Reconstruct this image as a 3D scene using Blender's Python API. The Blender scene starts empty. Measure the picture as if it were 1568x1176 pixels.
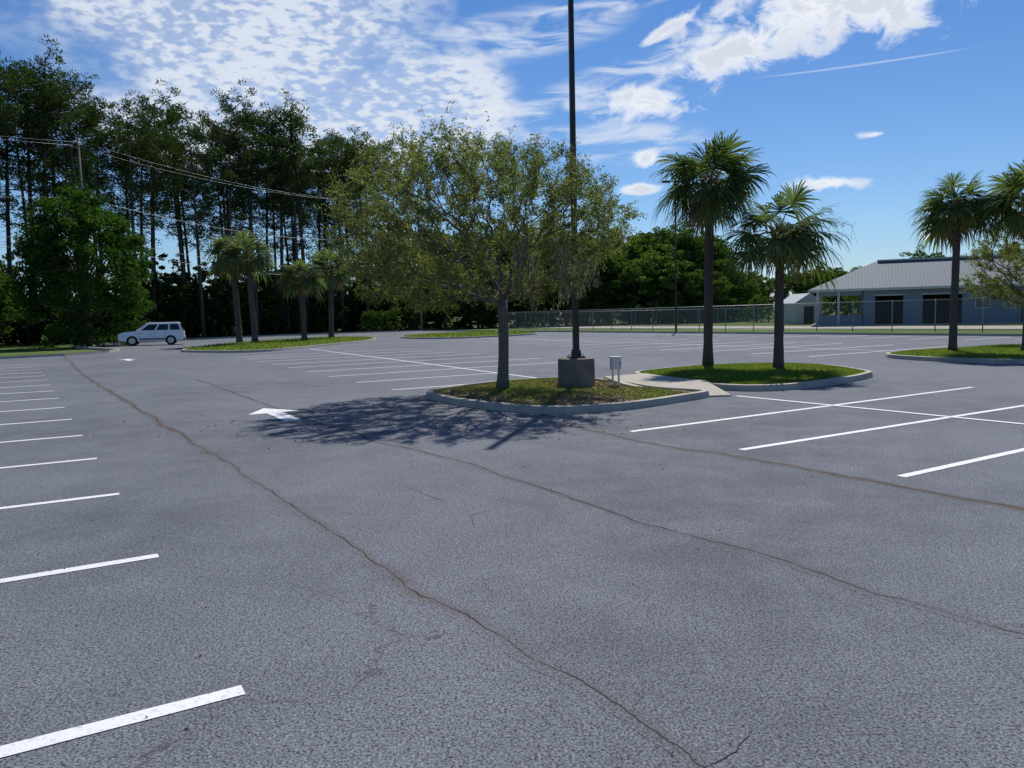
import bpy, math, numpy as np, time
from mathutils import Matrix, Vector
sc=bpy.context.scene
rng=np.random.default_rng(7)
T0=time.time()
# ------------------------------------------------------------------ camera / sun
cd=bpy.data.cameras.new("camera"); cam=bpy.data.objects.new("camera",cd); sc.collection.objects.link(cam)
cd.sensor_width=36; cd.lens=36*1178/1568.; cd.clip_end=6000; cd.clip_start=0.05
cam.matrix_world=Matrix.Translation((0,0,1.65))@Matrix.Rotation(math.radians(90-5.05),4,'X')@Matrix.Rotation(math.radians(-1.3),4,'Z')
sc.camera=cam
SUN_EL=math.radians(52.5); SUN_AZ=math.radians(14)
sd=Vector((math.sin(SUN_AZ)*math.cos(SUN_EL),math.cos(SUN_AZ)*math.cos(SUN_EL),math.sin(SUN_EL)))
sl=bpy.data.lights.new("sun",'SUN'); sl.energy=4.5; sl.angle=math.radians(.6); sl.color=(1,.955,.88)
so=bpy.data.objects.new("sun",sl); sc.collection.objects.link(so); so.rotation_mode='QUATERNION'; so.rotation_quaternion=sd.to_track_quat('Z','Y'); so.location=(0,0,60)
sc.view_settings.view_transform='Standard'; sc.view_settings.look='None'; sc.view_settings.exposure=0
# ------------------------------------------------------------------ world
def world():
    w=bpy.data.worlds.new("World"); sc.world=w; w.use_nodes=True
    try: w.cycles.sampling_method='NONE'
    except Exception: pass
    nt=w.node_tree; N=nt.nodes; L=nt.links; N.clear()
    def m(op,a,b=None,c=None):
        n=N.new('ShaderNodeMath'); n.operation=op
        for i,v in enumerate((a,b,c)):
            if v is None: continue
            if isinstance(v,(int,float)): n.inputs[i].default_value=v
            else: L.new(v,n.inputs[i])
        return n.outputs[0]
    def sstep(v,a,b):
        n=N.new('ShaderNodeMapRange'); n.interpolation_type='SMOOTHSTEP'
        L.new(v,n.inputs[0]); n.inputs[1].default_value=a; n.inputs[2].default_value=b
        return n.outputs[0]
    tc=N.new('ShaderNodeTexCoord'); dirv=tc.outputs['Generated']
    sep=N.new('ShaderNodeSeparateXYZ'); L.new(dirv,sep.inputs[0]); X,Y,Z=sep.outputs
    az=m('ARCTAN2',X,Y); el=m('ARCSINE',Z)
    aeN=N.new('ShaderNodeCombineXYZ'); L.new(az,aeN.inputs[0]); L.new(el,aeN.inputs[1]); ae=aeN.outputs[0]
    def noise(vec,scale,detail=4,rough=.55,sc3=(1,1,1),rot=0,dist=0,loc=(0,0,0)):
        mp=N.new('ShaderNodeMapping'); L.new(vec,mp.inputs[0]); mp.inputs['Scale'].default_value=sc3; mp.inputs['Rotation'].default_value=(0,0,rot); mp.inputs['Location'].default_value=loc
        n=N.new('ShaderNodeTexNoise'); n.noise_dimensions='2D'; L.new(mp.outputs[0],n.inputs['Vector']); n.inputs['Scale'].default_value=scale; n.inputs['Detail'].default_value=detail; n.inputs['Roughness'].default_value=rough; n.inputs['Distortion'].default_value=dist
        return n.outputs['Fac']
    def blobs(lst):
        r=None
        for cx,cy,rx,ry,rot in lst:
            mp=N.new('ShaderNodeMapping'); mp.vector_type='TEXTURE'; L.new(ae,mp.inputs[0])
            mp.inputs['Location'].default_value=(cx,cy,0); mp.inputs['Rotation'].default_value=(0,0,rot); mp.inputs['Scale'].default_value=(rx,ry,1)
            ln=N.new('ShaderNodeVectorMath'); ln.operation='LENGTH'; L.new(mp.outputs[0],ln.inputs[0])
            r=ln.outputs['Value'] if r is None else m('MINIMUM',r,ln.outputs['Value'])
        return m('SUBTRACT',1.0,r)
    cum=blobs([(.285,.305,.095,.032,.25),(.375,.338,.14,.048,.12),(.45,.328,.075,.038,0),(.176,.256,.058,.025,.05),
               (.176,.190,.026,.014,0),(.39,.147,.042,.009,-.05),(.50,.081,.020,.008,0),(.205,.335,.045,.008,.45),(.165,.155,.03,.008,0),(.44,.196,.018,.005,0)])
    n1=noise(ae,21,5,.62,(1,1.5,1),0,.3)
    cumd=m('MULTIPLY',sstep(m('ADD',cum,m('MULTIPLY',m('SUBTRACT',n1,.5),2.4)),-.05,.75),.98)
    mac=blobs([(-.31,.335,.29,.14,-.25),(-.13,.26,.19,.085,-.1),(-.3,.22,.3,.06,0)])
    n2=noise(ae,9,3,.55)
    mm=sstep(m('ADD',mac,m('MULTIPLY',m('SUBTRACT',n2,.5),1.0)),.0,.50)
    rp=noise(ae,64,2,.55,(.8,1.9,1),-.42,0)
    rip=sstep(m('ADD',rp,m('MULTIPLY',m('SUBTRACT',n2,.5),.7)),.34,.64)
    macd=m('MULTIPLY',mm,m('ADD',m('MULTIPLY',rip,.50),.38))
    cir=blobs([(.0,.335,.19,.035,.12),(.13,.285,.13,.022,.25),(.05,.24,.14,.035,0),(.2,.30,.15,.025,.5),(.15,.21,.12,.03,0),(.10,.360,.2,.016,.15)])
    n3=noise(ae,10,4,.6,(1,5,1),-.25,.4)
    cird=m('MULTIPLY',m('MULTIPLY',sstep(cir,0,.5),sstep(n3,.36,.68)),.72)
    con=m('MULTIPLY',sstep(blobs([(.42,.2715,.135,.0016,.0)]),0,.5),.3)
    sky=N.new('ShaderNodeTexSky'); sky.sky_type='NISHITA'; sky.sun_disc=False; sky.sun_elevation=SUN_EL; sky.sun_rotation=SUN_AZ
    sky.air_density=1.0; sky.dust_density=.3; sky.ozone_density=2.5
    cr=N.new('ShaderNodeValToRGB'); L.new(m('MULTIPLY',el,2.0),cr.inputs[0]); e=cr.color_ramp.elements
    e[0].position=0; e[0].color=(.50,.58,.74,1); e[1].position=.72; e[1].color=(.30,.50,.74,1)
    q=e.new(.2); q.color=(.46,.60,.76,1)
    def mix(f,a,b,bt='MIX'):
        n=N.new('ShaderNodeMix'); n.data_type='RGBA'; n.blend_type=bt
        for i,v in ((0,f),(6,a),(7,b)):
            if isinstance(v,(tuple,float)): n.inputs[i].default_value=v
            else: L.new(v,n.inputs[i])
        return n.outputs[2]
    col=base=mix(1.0,sky.outputs[0],cr.outputs[0],'MULTIPLY')
    col=mix(cird,col,(5.7,6.2,7.0,1)); col=mix(con,col,(6.2,6.6,7.4,1))
    col=mix(macd,col,(5.9,6.3,6.9,1))
    shade=sstep(m('ADD',n1,m('MULTIPLY',cum,.25)),.54,.80)
    cc=mix(shade,(7.5,7.6,7.8,1),(5.2,5.6,6.4,1))
    col=mix(cumd,col,cc)
    bg=N.new('ShaderNodeBackground'); L.new(col,bg.inputs[0]); bg.inputs[1].default_value=.13
    # cloud-free part of the sky (plain, cheap to evaluate)
    bg0=N.new('ShaderNodeBackground'); L.new(base,bg0.inputs[0]); bg0.inputs[1].default_value=.13
    fac=m('MULTIPLY',m('MULTIPLY',m('GREATER_THAN',el,.02),m('LESS_THAN',el,.56)),m('LESS_THAN',m('ABSOLUTE',az),.85))
    mx=N.new('ShaderNodeMixShader'); L.new(fac,mx.inputs[0]); L.new(bg0.outputs[0],mx.inputs[1]); L.new(bg.outputs[0],mx.inputs[2])
    o=N.new('ShaderNodeOutputWorld'); L.new(mx.outputs[0],o.inputs[0])
world()
# ------------------------------------------------------------------ materials
class MT:
    def __init__(s,name):
        s.m=bpy.data.materials.new(name); s.m.use_nodes=True; s.N=s.m.node_tree.nodes; s.L=s.m.node_tree.links; s.N.clear()
        s.out=s.N.new('ShaderNodeOutputMaterial'); s.tc=s.N.new('ShaderNodeTexCoord').outputs['Object']
    def set(s,sock,v):
        if isinstance(v,(int,float)): sock.default_value=v
        elif isinstance(v,tuple): sock.default_value=v if len(v)==4 or len(sock.default_value)==3 else v+(1,)
        else: s.L.new(v,sock)
    def noise(s,scale,detail=3,rough=.5,vec=None,stretch=None,dist=0,dim='3D'):
        v=vec or s.tc
        if stretch:
            mp=s.N.new('ShaderNodeMapping'); s.L.new(v,mp.inputs[0]); mp.inputs['Scale'].default_value=stretch; v=mp.outputs[0]
        n=s.N.new('ShaderNodeTexNoise'); n.noise_dimensions=dim; s.L.new(v,n.inputs['Vector']); n.inputs['Scale'].default_value=scale; n.inputs['Detail'].default_value=detail; n.inputs['Roughness'].default_value=rough; n.inputs['Distortion'].default_value=dist
        return n.outputs['Fac']
    def rng(s,v,a,b,c=0,d=1,smooth=False):
        n=s.N.new('ShaderNodeMapRange'); 
        if smooth: n.interpolation_type='SMOOTHSTEP'
        s.L.new(v,n.inputs[0])
        for i,x in zip((1,2,3,4),(a,b,c,d)): n.inputs[i].default_value=x
        return n.outputs[0]
    def math(s,op,a,b=None):
        n=s.N.new('ShaderNodeMath'); n.operation=op; s.set(n.inputs[0],a)
        if b is not None: s.set(n.inputs[1],b)
        return n.outputs[0]
    def mix(s,f,a,b,bt='MIX'):
        n=s.N.new('ShaderNodeMix'); n.data_type='RGBA'; n.blend_type=bt; s.set(n.inputs[0],f); s.set(n.inputs[6],a); s.set(n.inputs[7],b); return n.outputs[2]
    def bump(s,h,strength,dist=.01):
        n=s.N.new('ShaderNodeBump'); n.inputs['Strength'].default_value=strength; n.inputs['Distance'].default_value=dist; s.L.new(h,n.inputs['Height']); return n.outputs[0]
    def pr(s,col,rough=.8,metal=0,spec=.3,normal=None):
        p=s.N.new('ShaderNodeBsdfPrincipled'); s.set(p.inputs['Base Color'],col); s.set(p.inputs['Roughness'],rough); p.inputs['Metallic'].default_value=metal; p.inputs['Specular IOR Level'].default_value=spec
        if normal is not None: s.L.new(normal,p.inputs['Normal'])
        return p.outputs[0]
    def fin(s,sh): s.L.new(sh,s.out.inputs[0]); return s.m
def simple(name,col,rough=.7,metal=0,spec=.3,var=.25,scale=6,bump=0):
    t=MT(name); n=t.noise(scale,4,.6)
    c=t.mix(n,tuple(x*(1-var) for x in col[:3])+(1,),tuple(min(1,x*(1+var)) for x in col[:3])+(1,))
    nm=t.bump(t.noise(scale*5,3),bump) if bump else None
    return t.fin(t.pr(c,rough,metal,spec,nm))
def leaf_mat(name,c1,c2,c3,trans=.35,scale=.8,obj=True):
    t=MT(name)
    ri=t.N.new('ShaderNodeNewGeometry').outputs['Random Per Island']
    n=t.noise(scale,2)
    c=t.mix(t.rng(n,.35,.65),c1,c2); c=t.mix(t.rng(ri,.55,1.0,0,.8),c,c3)
    if obj:
        oi=t.N.new('ShaderNodeObjectInfo').outputs['Random']
        c=t.mix(1.0,c,t.mix(oi,(.72,.78,.75,1),(1.25,1.18,1.05,1)),'MULTIPLY')
    d=t.N.new('ShaderNodeBsdfDiffuse'); t.L.new(c,d.inputs[0])
    tr=t.N.new('ShaderNodeBsdfTranslucent'); t.L.new(t.mix(1.0,c,(1.5,1.7,.7,1),'MULTIPLY'),tr.inputs[0])
    mx=t.N.new('ShaderNodeMixShader'); mx.inputs[0].default_value=trans; t.L.new(d.outputs[0],mx.inputs[1]); t.L.new(tr.outputs[0],mx.inputs[2])
    return t.fin(mx.outputs[0])
def asphalt(name,stain=False):
    t=MT(name)
    big=t.noise(.22,2,.55,dim='2D'); mid=t.noise(1.3,4,.7,dim='2D'); fine=t.noise(78,2,.8,dim='2D'); grit=t.noise(24,2,.8,dim='2D')
    v=t.mix(t.rng(big,.3,.7),(.090,.098,.118,1),(.134,.143,.167,1))
    v=t.mix(t.rng(mid,.35,.70,0,.6),v,(.162,.172,.198,1))
    f=t.math('ADD',t.rng(fine,.30,.70,.15,1.85),t.rng(grit,.3,.7,-.2,.2))
    cb=t.N.new('ShaderNodeCombineColor'); 
    for i in range(3): t.L.new(f,cb.inputs[i])
    v=t.mix(1.0,v,cb.outputs[0],'MULTIPLY')
    vo=t.N.new('ShaderNodeTexVoronoi'); vo.voronoi_dimensions='2D'; vo.feature='DISTANCE_TO_EDGE'; vo.inputs['Scale'].default_value=.42
    wv=t.N.new('ShaderNodeVectorMath'); wv.operation='ADD'; t.L.new(t.tc,wv.inputs[0])
    nw=t.N.new('ShaderNodeTexNoise'); nw.noise_dimensions='2D'; t.L.new(t.tc,nw.inputs['Vector']); nw.inputs['Scale'].default_value=1.8; nw.inputs['Detail'].default_value=4
    sv=t.N.new('ShaderNodeVectorMath'); sv.operation='SCALE'; t.L.new(nw.outputs['Color'],sv.inputs[0]); sv.inputs['Scale'].default_value=.9; t.L.new(sv.outputs[0],wv.inputs[1]); t.L.new(wv.outputs[0],vo.inputs['Vector'])
    ck=t.rng(vo.outputs['Distance'],.0,.006,1,0); ck=t.math('MULTIPLY',ck,t.rng(big,.48,.58,0,.65))
    v=t.mix(ck,v,(.04,.039,.04,1))
    if stain:
        at=t.N.new('ShaderNodeAttribute'); at.attribute_name='stain'
        a=t.math('MINIMUM',t.math('MULTIPLY',at.outputs['Fac'],t.rng(t.noise(9,4,.75),.25,.60,.25,1.0)),.85)
        v=t.mix(a,v,(.085,.064,.050,1))
    return t.fin(t.pr(v,.85,0,.25,t.bump(fine,.5,.006)))
M={}
M['asphalt']=asphalt('weathered_asphalt'); M['stain']=asphalt('stained_asphalt',True)
M['crack']=simple('crack_dirt',(.045,.036,.030),.95,var=.5,scale=12)
t=MT('white_paint'); n=t.noise(35,4,.8); M['paint']=t.fin(t.pr(t.mix(t.rng(n,.30,.46),(.30,.30,.32,1),t.mix(t.noise(1.5,3),(.70,.71,.72,1),(.84,.84,.84,1))),.6,0,.3,t.bump(t.noise(95,2,.75),.35,.005)))
M['kerb']=simple('kerb_concrete',(.42,.385,.33),.9,var=.4,scale=2.5,bump=.3)
M['pad']=simple('concrete_pad',(.42,.38,.325),.9,var=.2,scale=3,bump=.2)
t=MT('lawn'); c=t.mix(t.rng(t.noise(1.2,4,.6),.35,.65),(.09,.14,.03,1),(.15,.18,.05,1)); c=t.mix(t.rng(t.noise(14,3,.7),.45,.75),c,(.20,.17,.08,1)); M['lawn']=t.fin(t.pr(c,.95,0,.1,t.bump(t.noise(40,3,.7),.5,.03)))
t=MT('leaf_litter'); c=t.mix(t.rng(t.noise(1.6,4,.6),.46,.62),(.21,.16,.105,1),(.11,.13,.045,1)); c=t.mix(t.rng(t.noise(22,3,.8),.45,.7),c,(.36,.30,.21,1)); M['litter']=t.fin(t.pr(c,.95,0,.1,t.bump(t.noise(30,3,.8),.6,.04)))
t=MT('field_grass'); c=t.mix(t.rng(t.noise(.12,5,.6),.35,.65),(.070,.115,.03,1),(.12,.165,.045,1)); M['field']=t.fin(t.pr(c,.95,0,.1))
M['blade']=leaf_mat('grass_blades',(.10,.16,.035,1),(.155,.205,.05,1),(.28,.25,.11,1),.45,2,False)
M['drybit']=leaf_mat('dry_leaves',(.20,.14,.08,1),(.28,.20,.13,1),(.36,.29,.20,1),.1,3,False)
M['oakleaf']=leaf_mat('oak_leaves',(.112,.130,.055,1),(.165,.178,.078,1),(.27,.27,.16,1),.42,.9,False)
M['bark']=simple('oak_bark',(.15,.135,.12),.95,var=.45,scale=9,bump=.8)
M['moss']=leaf_mat('spanish_moss',(.22,.21,.18,1),(.28,.27,.23,1),(.15,.14,.11,1),.3,3,False)
M['palmbark']=simple('palm_bark',(.10,.085,.075),.95,var=.5,scale=10,bump=1.0)
M['boot']=simple('palm_boots',(.24,.15,.085),.9,var=.5,scale=8,bump=.8)
M['palmleaf']=leaf_mat('palm_fronds',(.07,.105,.04,1),(.11,.145,.052,1),(.20,.22,.11,1),.33,1.5,False)
M['palmleafgrey']=leaf_mat('grey_palm_fronds',(.085,.115,.06,1),(.125,.15,.08,1),(.21,.22,.13,1),.33,1.5,False)
M['palmstem']=simple('palm_petioles',(.16,.19,.07),.6,var=.2)
M['palmdead']=leaf_mat('dead_fronds',(.24,.15,.08,1),(.32,.22,.12,1),(.17,.12,.07,1),.2,2,False)
M['pineleaf']=leaf_mat('pine_needles',(.026,.050,.022,1),(.048,.076,.030,1),(.10,.125,.05,1),.26,.15)
M['pinebark']=simple('pine_bark',(.11,.085,.07),.95,var=.4,scale=2,bump=.5)
M['broad']=leaf_mat('broadleaf_foliage',(.050,.095,.028,1),(.088,.14,.042,1),(.16,.21,.07,1),.38,.3)
M['under']=leaf_mat('understory_foliage',(.026,.050,.018,1),(.052,.085,.028,1),(.11,.15,.045,1),.32,.3)
M['cyp']=leaf_mat('cypress_foliage',(.032,.072,.020,1),(.055,.105,.026,1),(.09,.14,.04,1),.33,.35)
M['darkpole']=simple('dark_bronze_pole',(.022,.019,.017),.45,.0,.5,var=.2)
M['polebase']=simple('stained_concrete',(.17,.155,.14),.95,var=.65,scale=3.5,bump=.5)
M['greybox']=simple('grey_enclosure',(.68,.68,.66),.55,0,.4,var=.06)
M['galv']=simple('galvanised_steel',(.30,.31,.32),.5,.6,.5,var=.2)
M['wood']=simple('utility_pole_wood',(.16,.14,.125),.95,var=.3,scale=3)
M['wire']=simple('black_wire',(.05,.05,.055),.6)
# ------------------------------------------------------------------ mesh builder
class B:
    def __init__(s): s.V=[]; s.F=[]; s.I=[]; s.mats=[]; s.n=0; s.sm=[]
    def mi(s,m):
        if m not in s.mats: s.mats.append(m)
        return s.mats.index(m)
    def add(s,v,f,m,smooth=False):
        v=np.asarray(v,float); i=s.mi(m)
        s.V.append(v)
        if isinstance(f,np.ndarray): f=(f+s.n).tolist()
        else: f=[[a+s.n for a in q] for q in f]
        s.F+=f; s.I+=[i]*len(f); s.sm+=[smooth]*len(f); s.n+=len(v)
    def box(s,c,d,m,rot=0,taper=1.0):
        x,y,z=[a/2 for a in d]; v=[]
        for zz,k in ((-z,1),(z,taper)):
            for a,b in ((-x,-y),(x,-y),(x,y),(-x,y)):
                a*=k;b*=k; v.append((a*math.cos(rot)-b*math.sin(rot)+c[0],a*math.sin(rot)+b*math.cos(rot)+c[1],zz+c[2]))
        s.add(v,[[3,2,1,0],[4,5,6,7],[0,1,5,4],[1,2,6,5],[2,3,7,6],[3,0,4,7]],m)
    def tube(s,pts,rad,m,sides=8,cap=True,smooth=True):
        pts=np.asarray(pts,float); n=len(pts); rad=np.broadcast_to(rad,(n,))
        tg=np.gradient(pts,axis=0); tg/=np.linalg.norm(tg,axis=1)[:,None]+1e-9
        ref=np.array([1,0,0.]) if abs(tg[0][0])<.8 else np.array([0,1.,0])
        V=[]; 
        for p,t_,r in zip(pts,tg,rad):
            a=np.cross(t_,ref); a/=np.linalg.norm(a)+1e-9; b=np.cross(t_,a)
            th=np.arange(sides)*2*math.pi/sides
            V.append(p+r*(np.cos(th)[:,None]*a+np.sin(th)[:,None]*b))
        V=np.concatenate(V); F=[]
        for i in range(n-1):
            for k in range(sides):
                k2=(k+1)%sides; F.append([i*sides+k,i*sides+k2,(i+1)*sides+k2,(i+1)*sides+k])
        if cap: F.append(list(range((n-1)*sides,n*sides))); F.append(list(range(sides))[::-1])
        s.add(V,F,m,smooth)
    def leaves(s,C,l,w,m,up=0.0,r=None,A=None):
        r=r or rng; n=len(C)
        if A is None: A=r.normal(size=(n,3)); A[:,2]*=1-up*.6
        A=A/(np.linalg.norm(A,axis=1)[:,None]+1e-9)
        Q=r.normal(size=(n,3)); 
        Bv=np.cross(A,Q); Bv/=np.linalg.norm(Bv,axis=1)[:,None]+1e-9
        L_=(l*r.uniform(.6,1.3,n))[:,None]; W=(w*r.uniform(.6,1.3,n))[:,None]
        V=np.stack([C-A*L_/2,C+Bv*W/2,C+A*L_/2,C-Bv*W/2],1).reshape(-1,3)
        s.add(V,np.arange(4*n).reshape(n,4),m)
    def mesh(s,name):
        me=bpy.data.meshes.new(name); me.from_pydata(np.concatenate(s.V).tolist(),[],s.F)
        for m in s.mats: me.materials.append(M[m])
        me.polygons.foreach_set('material_index',s.I); me.polygons.foreach_set('use_smooth',s.sm); me.update(); return me
    def obj(s,name,parent=None,loc=(0,0,0),rot=0,scale=1):
        return link(s.mesh(name),name,parent,loc,rot,scale)
def link(me,name,parent=None,loc=(0,0,0),rot=0,scale=1):
    o=bpy.data.objects.new(name,me); sc.collection.objects.link(o); o.location=loc; o.rotation_euler=(0,0,rot)
    o.scale=(scale,)*3 if isinstance(scale,(int,float)) else scale
    if parent: o.parent=parent
    return o
def empty(name): return link(None,name)
# ------------------------------------------------------------------ ground
d=np.array([-.541,.841]); nn=np.array([.841,.541])
b=B(); R=3000; b.add([(-R,-R,-.06),(R,-R,-.06),(R,R,-.06),(-R,R,-.06)],[[0,1,2,3]],'field'); b.obj('ground')
lot=[(64.5,-19),(26.6,40),(-11.3,98.9),(-25,92),(-33,78),(-35.5,66),(-33,58.5),(-28.5,53.2),(-25.2,49.5),(-24.4,46.6),(-25,43),(-26.9,40.4),(-38,37),(-30,10),(-18,-25)]
b=B(); b.add([(x,y,0) for x,y in lot],[list(range(len(lot)))],'asphalt'); b.obj('parking_lot')
def strip(b,pts,w,z,m):
    pts=np.asarray(pts,float); tg=np.gradient(pts,axis=0); tg/=np.linalg.norm(tg,axis=1)[:,None]; nr=np.stack([-tg[:,1],tg[:,0]],1)
    w=np.broadcast_to(w,(len(pts),))[:,None]
    L=pts+nr*w/2; Rr=pts-nr*w/2; n=len(pts)
    V=np.concatenate([np.c_[L,np.full(n,z)],np.c_[Rr,np.full(n,z)]])
    b.add(V,[[n+i,n+i+1,i+1,i] for i in range(n-1)],m)
def line(b,a,c,w=.1,z=.004):
    a=np.array(a,float); c=np.array(c,float); L_=np.linalg.norm(c-a); n=max(2,int(L_/.12)); u=np.linspace(0,1,n)[:,None]
    strip(b,a+(c-a)*u,w*(1+rng.normal(size=n)*.03),z,'paint')
b=B()
for k in range(-2,16):
    e=np.array([-1.24,3.33])+k*np.array([-1.315,2.045]); line(b,e-4.6*np.array([.86,.51]),e)
nr=np.array([.85,.527])
line(b,(1.65,10.66),(9.33,15.51)); line(b,(2.71,9.05),(10.4,13.72)); line(b,(3.78,7.40),(11.4,12.1)); line(b,(4.85,5.75),(12.5,10.5)); line(b,(5.95,4.1),(13.6,8.9))
strip(b,[(4.35,14.85),(5.75,12.62),(7.05,10.51),(10.6,4.9)],.1,.008,'paint')
st=np.array([-1.28,2.35]); S0=np.array([-2.8,17.8])
line(b,S0,S0+3.9*nr); line(b,S0+st,S0+st+4.4*nr)
for k in range(2,9): line(b,S0+k*st,S0+k*st+9.2*nr)
strip(b,[(1.1,19.3),(-3.3,28.2),(-11.8,45.0)],.1,.008,'paint')
S1=np.array([10.4,26.9])
for k in range(0,14): line(b,S1+k*st,S1+k*st+9.2*nr)
strip(b,[S1+4.6*nr,S1+13*st+4.6*nr],.1,.008,'paint')
for k in range(-2,22): 
    p=np.array([23.0,34.5])+k*st*1.02; line(b,p,p+4.4*nr)
def arrow(b,T,dr,s=1.0):
    T=np.array(T,float); dr=np.array(dr)/np.linalg.norm(dr); q=np.array([dr[1],-dr[0]])
    P=[T,T-dr*.75*s+q*.40*s,T-dr*.75*s+q*.12*s,T-dr*1.9*s+q*.12*s,T-dr*1.9*s-q*.12*s,T-dr*.75*s-q*.12*s,T-dr*.75*s-q*.40*s]
    b.add([(p[0],p[1],.004) for p in P],[list(range(7))[::-1]],'paint')
arrow(b,(-4.75,14.6),(-.5,.86),1.15); arrow(b,(-18.6,37.2),(-.5,.86),1.1)
b.obj('parking_lot_markings')
# cracks
def crackline(pts,w,seed,taper):
    r=np.random.default_rng(seed); pts=np.asarray(pts,float)
    seg=np.r_[0,np.cumsum(np.linalg.norm(np.diff(pts,axis=0),axis=1))]; n=int(seg[-1]/.035)+2; s=np.linspace(0,seg[-1],n)
    P=np.c_[np.interp(s,seg,pts[:,0]),np.interp(s,seg,pts[:,1])]
    j=np.zeros((n,2))
    for amp,k in ((.035,30),(.016,9),(.007,3),(.003,1)):
        m=max(2,n//k+2); q=r.normal(size=(m,2))*amp; x=np.linspace(0,m-1,n); j+=np.c_[np.interp(x,np.arange(m),q[:,0]),np.interp(x,np.arange(m),q[:,1])]
    P+=j
    tp=np.interp(s,[0,seg[-1]*.8,seg[-1]],[1,1,1-taper])
    ww=w*tp*np.interp(np.linspace(0,1,n),np.linspace(0,1,max(3,n//4)),np.maximum(.2,r.normal(.9,.45,max(3,n//4))))
    return P,ww,tp
bc=B(); stv=[];stf=[];sta=[]
def add_crack(pts,w,sw,seed,amt=1.0,taper=.5):
    P,ww,tp=crackline(pts,w,seed,taper); strip(bc,P,ww,.0024,'crack')
    if sw>0:
        Q=P[::4]; tq=tp[::4]; tg=np.gradient(Q,axis=0); tg/=np.linalg.norm(tg,axis=1)[:,None]; nr_=np.stack([-tg[:,1],tg[:,0]],1); n=len(Q); r=np.random.default_rng(seed+99)
        wd=sw*np.interp(np.arange(n),np.linspace(0,n,max(3,n//6)),r.uniform(.5,1.4,max(3,n//6)))[:,None]; am=tq*np.interp(np.arange(n),np.linspace(0,n,max(3,n//9)),r.uniform(.3,1,max(3,n//9)))*amt
        o=len(stv)
        for i in range(n):
            for k,a in ((-1,0),(-.4,.8),(0,1),(.4,.8),(1,0)):
                p=Q[i]+nr_[i]*wd[i]*k/2; stv.append((p[0],p[1],.0012)); sta.append(a*am[i] if 0<i<n-1 else 0)
        for i in range(n-1):
            for k in range(4): stf.append((o+i*5+k,o+(i+1)*5+k,o+(i+1)*5+k+1,o+i*5+k+1))
c1=[(-28.2,48.2),(-14.2,25.5),(-5.47,12.16),(-3.67,9.37),(-2.57,7.71),(-1.765,6.41),(-1.07,5.36),(-.60,4.54),(-.296,4.12),(-.01,3.69),(.249,3.30),(.435,2.99),(.67,2.66),(1.2,1.8),(1.6,1.2)]
c2=[(-9.4,22.8),(-3.2,12.4),(-1.61,10.06),(-.49,8.5),(.08,7.55),(.916,6.17),(1.41,5.4),(1.76,4.94),(2.1,4.37),(2.34,4.06),(2.54,3.73),(3.3,2.6)]
c3=[(.3,12.3),(1.45,10.28),(2.13,9.08),(2.88,8.1),(3.55,7.07),(4.14,6.14),(5.2,4.4)]
add_crack(c1,.015,.17,1,1.5,.7); add_crack(c2,.014,.11,2,1.2,.2); add_crack(c3,.014,.15,3,1.3,.2)
add_crack([(-1.01,7.46),(-.71,6.81)],.006,0.04,4,.5); add_crack([(-.1,6.6),(-.37,6.29),(-.3,5.9)],.005,0,5)
add_crack([(.67,2.66),(.82,2.75),(.95,2.95)],.004,0,7)
bc.obj('pavement_cracks')
me=bpy.data.meshes.new('crack_stains'); me.from_pydata(stv,[],stf); at=me.attributes.new('stain','FLOAT','POINT'); at.data.foreach_set('value',sta); me.materials.append(M['stain']); link(me,'pavement_crack_stains')
# loose debris on the pavement
r=np.random.default_rng(77); b=B(); q=np.c_[r.uniform(-7,8,420),2+r.uniform(0,1,420)**1.3*14]
A2=r.normal(size=(420,3)); A2[:,2]*=.15; b.leaves(np.c_[q,np.full(420,.008)],.022,.012,'drybit',r=r,A=A2)
q=np.c_[r.normal(-1,2.6,500),r.normal(12.6,1.2,500)]; q=q[(q[:,1]<12.4)|(q[:,0]<-2.1)]; A2=r.normal(size=(len(q),3)); A2[:,2]*=.15; b.leaves(np.c_[q,np.full(len(q),.008)],.045,.018,'drybit',r=r,A=A2)
b.obj('pavement_debris')
# ------------------------------------------------------------------ islands / kerbs
def smooth_loop(P,sub=6):
    P=np.asarray(P,float); n=len(P); out=[]
    for i in range(n):
        p0,p1,p2,p3=P[i-1],P[i],P[(i+1)%n],P[(i+2)%n]
        for t_ in np.arange(sub)/sub:
            out.append(.5*((2*p1)+(-p0+p2)*t_+(2*p0-5*p1+4*p2-p3)*t_**2+(-p0+3*p1-3*p2+p3)*t_**3))
    return np.array(out)
def area(P): x,y=P[:,0],P[:,1]; return .5*np.sum(x*np.roll(y,-1)-y*np.roll(x,-1))
def offset(P,w):
    tg=np.roll(P,-1,0)-np.roll(P,1,0); tg/=np.linalg.norm(tg,axis=1)[:,None]; return P+np.c_[-tg[:,1],tg[:,0]]*w
def inside(P,q):
    x,y=q[:,0],q[:,1]; r=np.zeros(len(q),bool); n=len(P)
    for i in range(n):
        x1,y1=P[i];x2,y2=P[(i+1)%n]
        c=((y1>y)!=(y2>y))&(x<(x2-x1)*(y-y1)/(y2-y1+1e-12)+x1); r^=c
    return r
PADP=[(2.35,16.3),(3.25,14.75),(4.25,14.85),(4.2,16.6),(3.75,17.6),(3.3,19.0),(2.2,18.3)]
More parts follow.
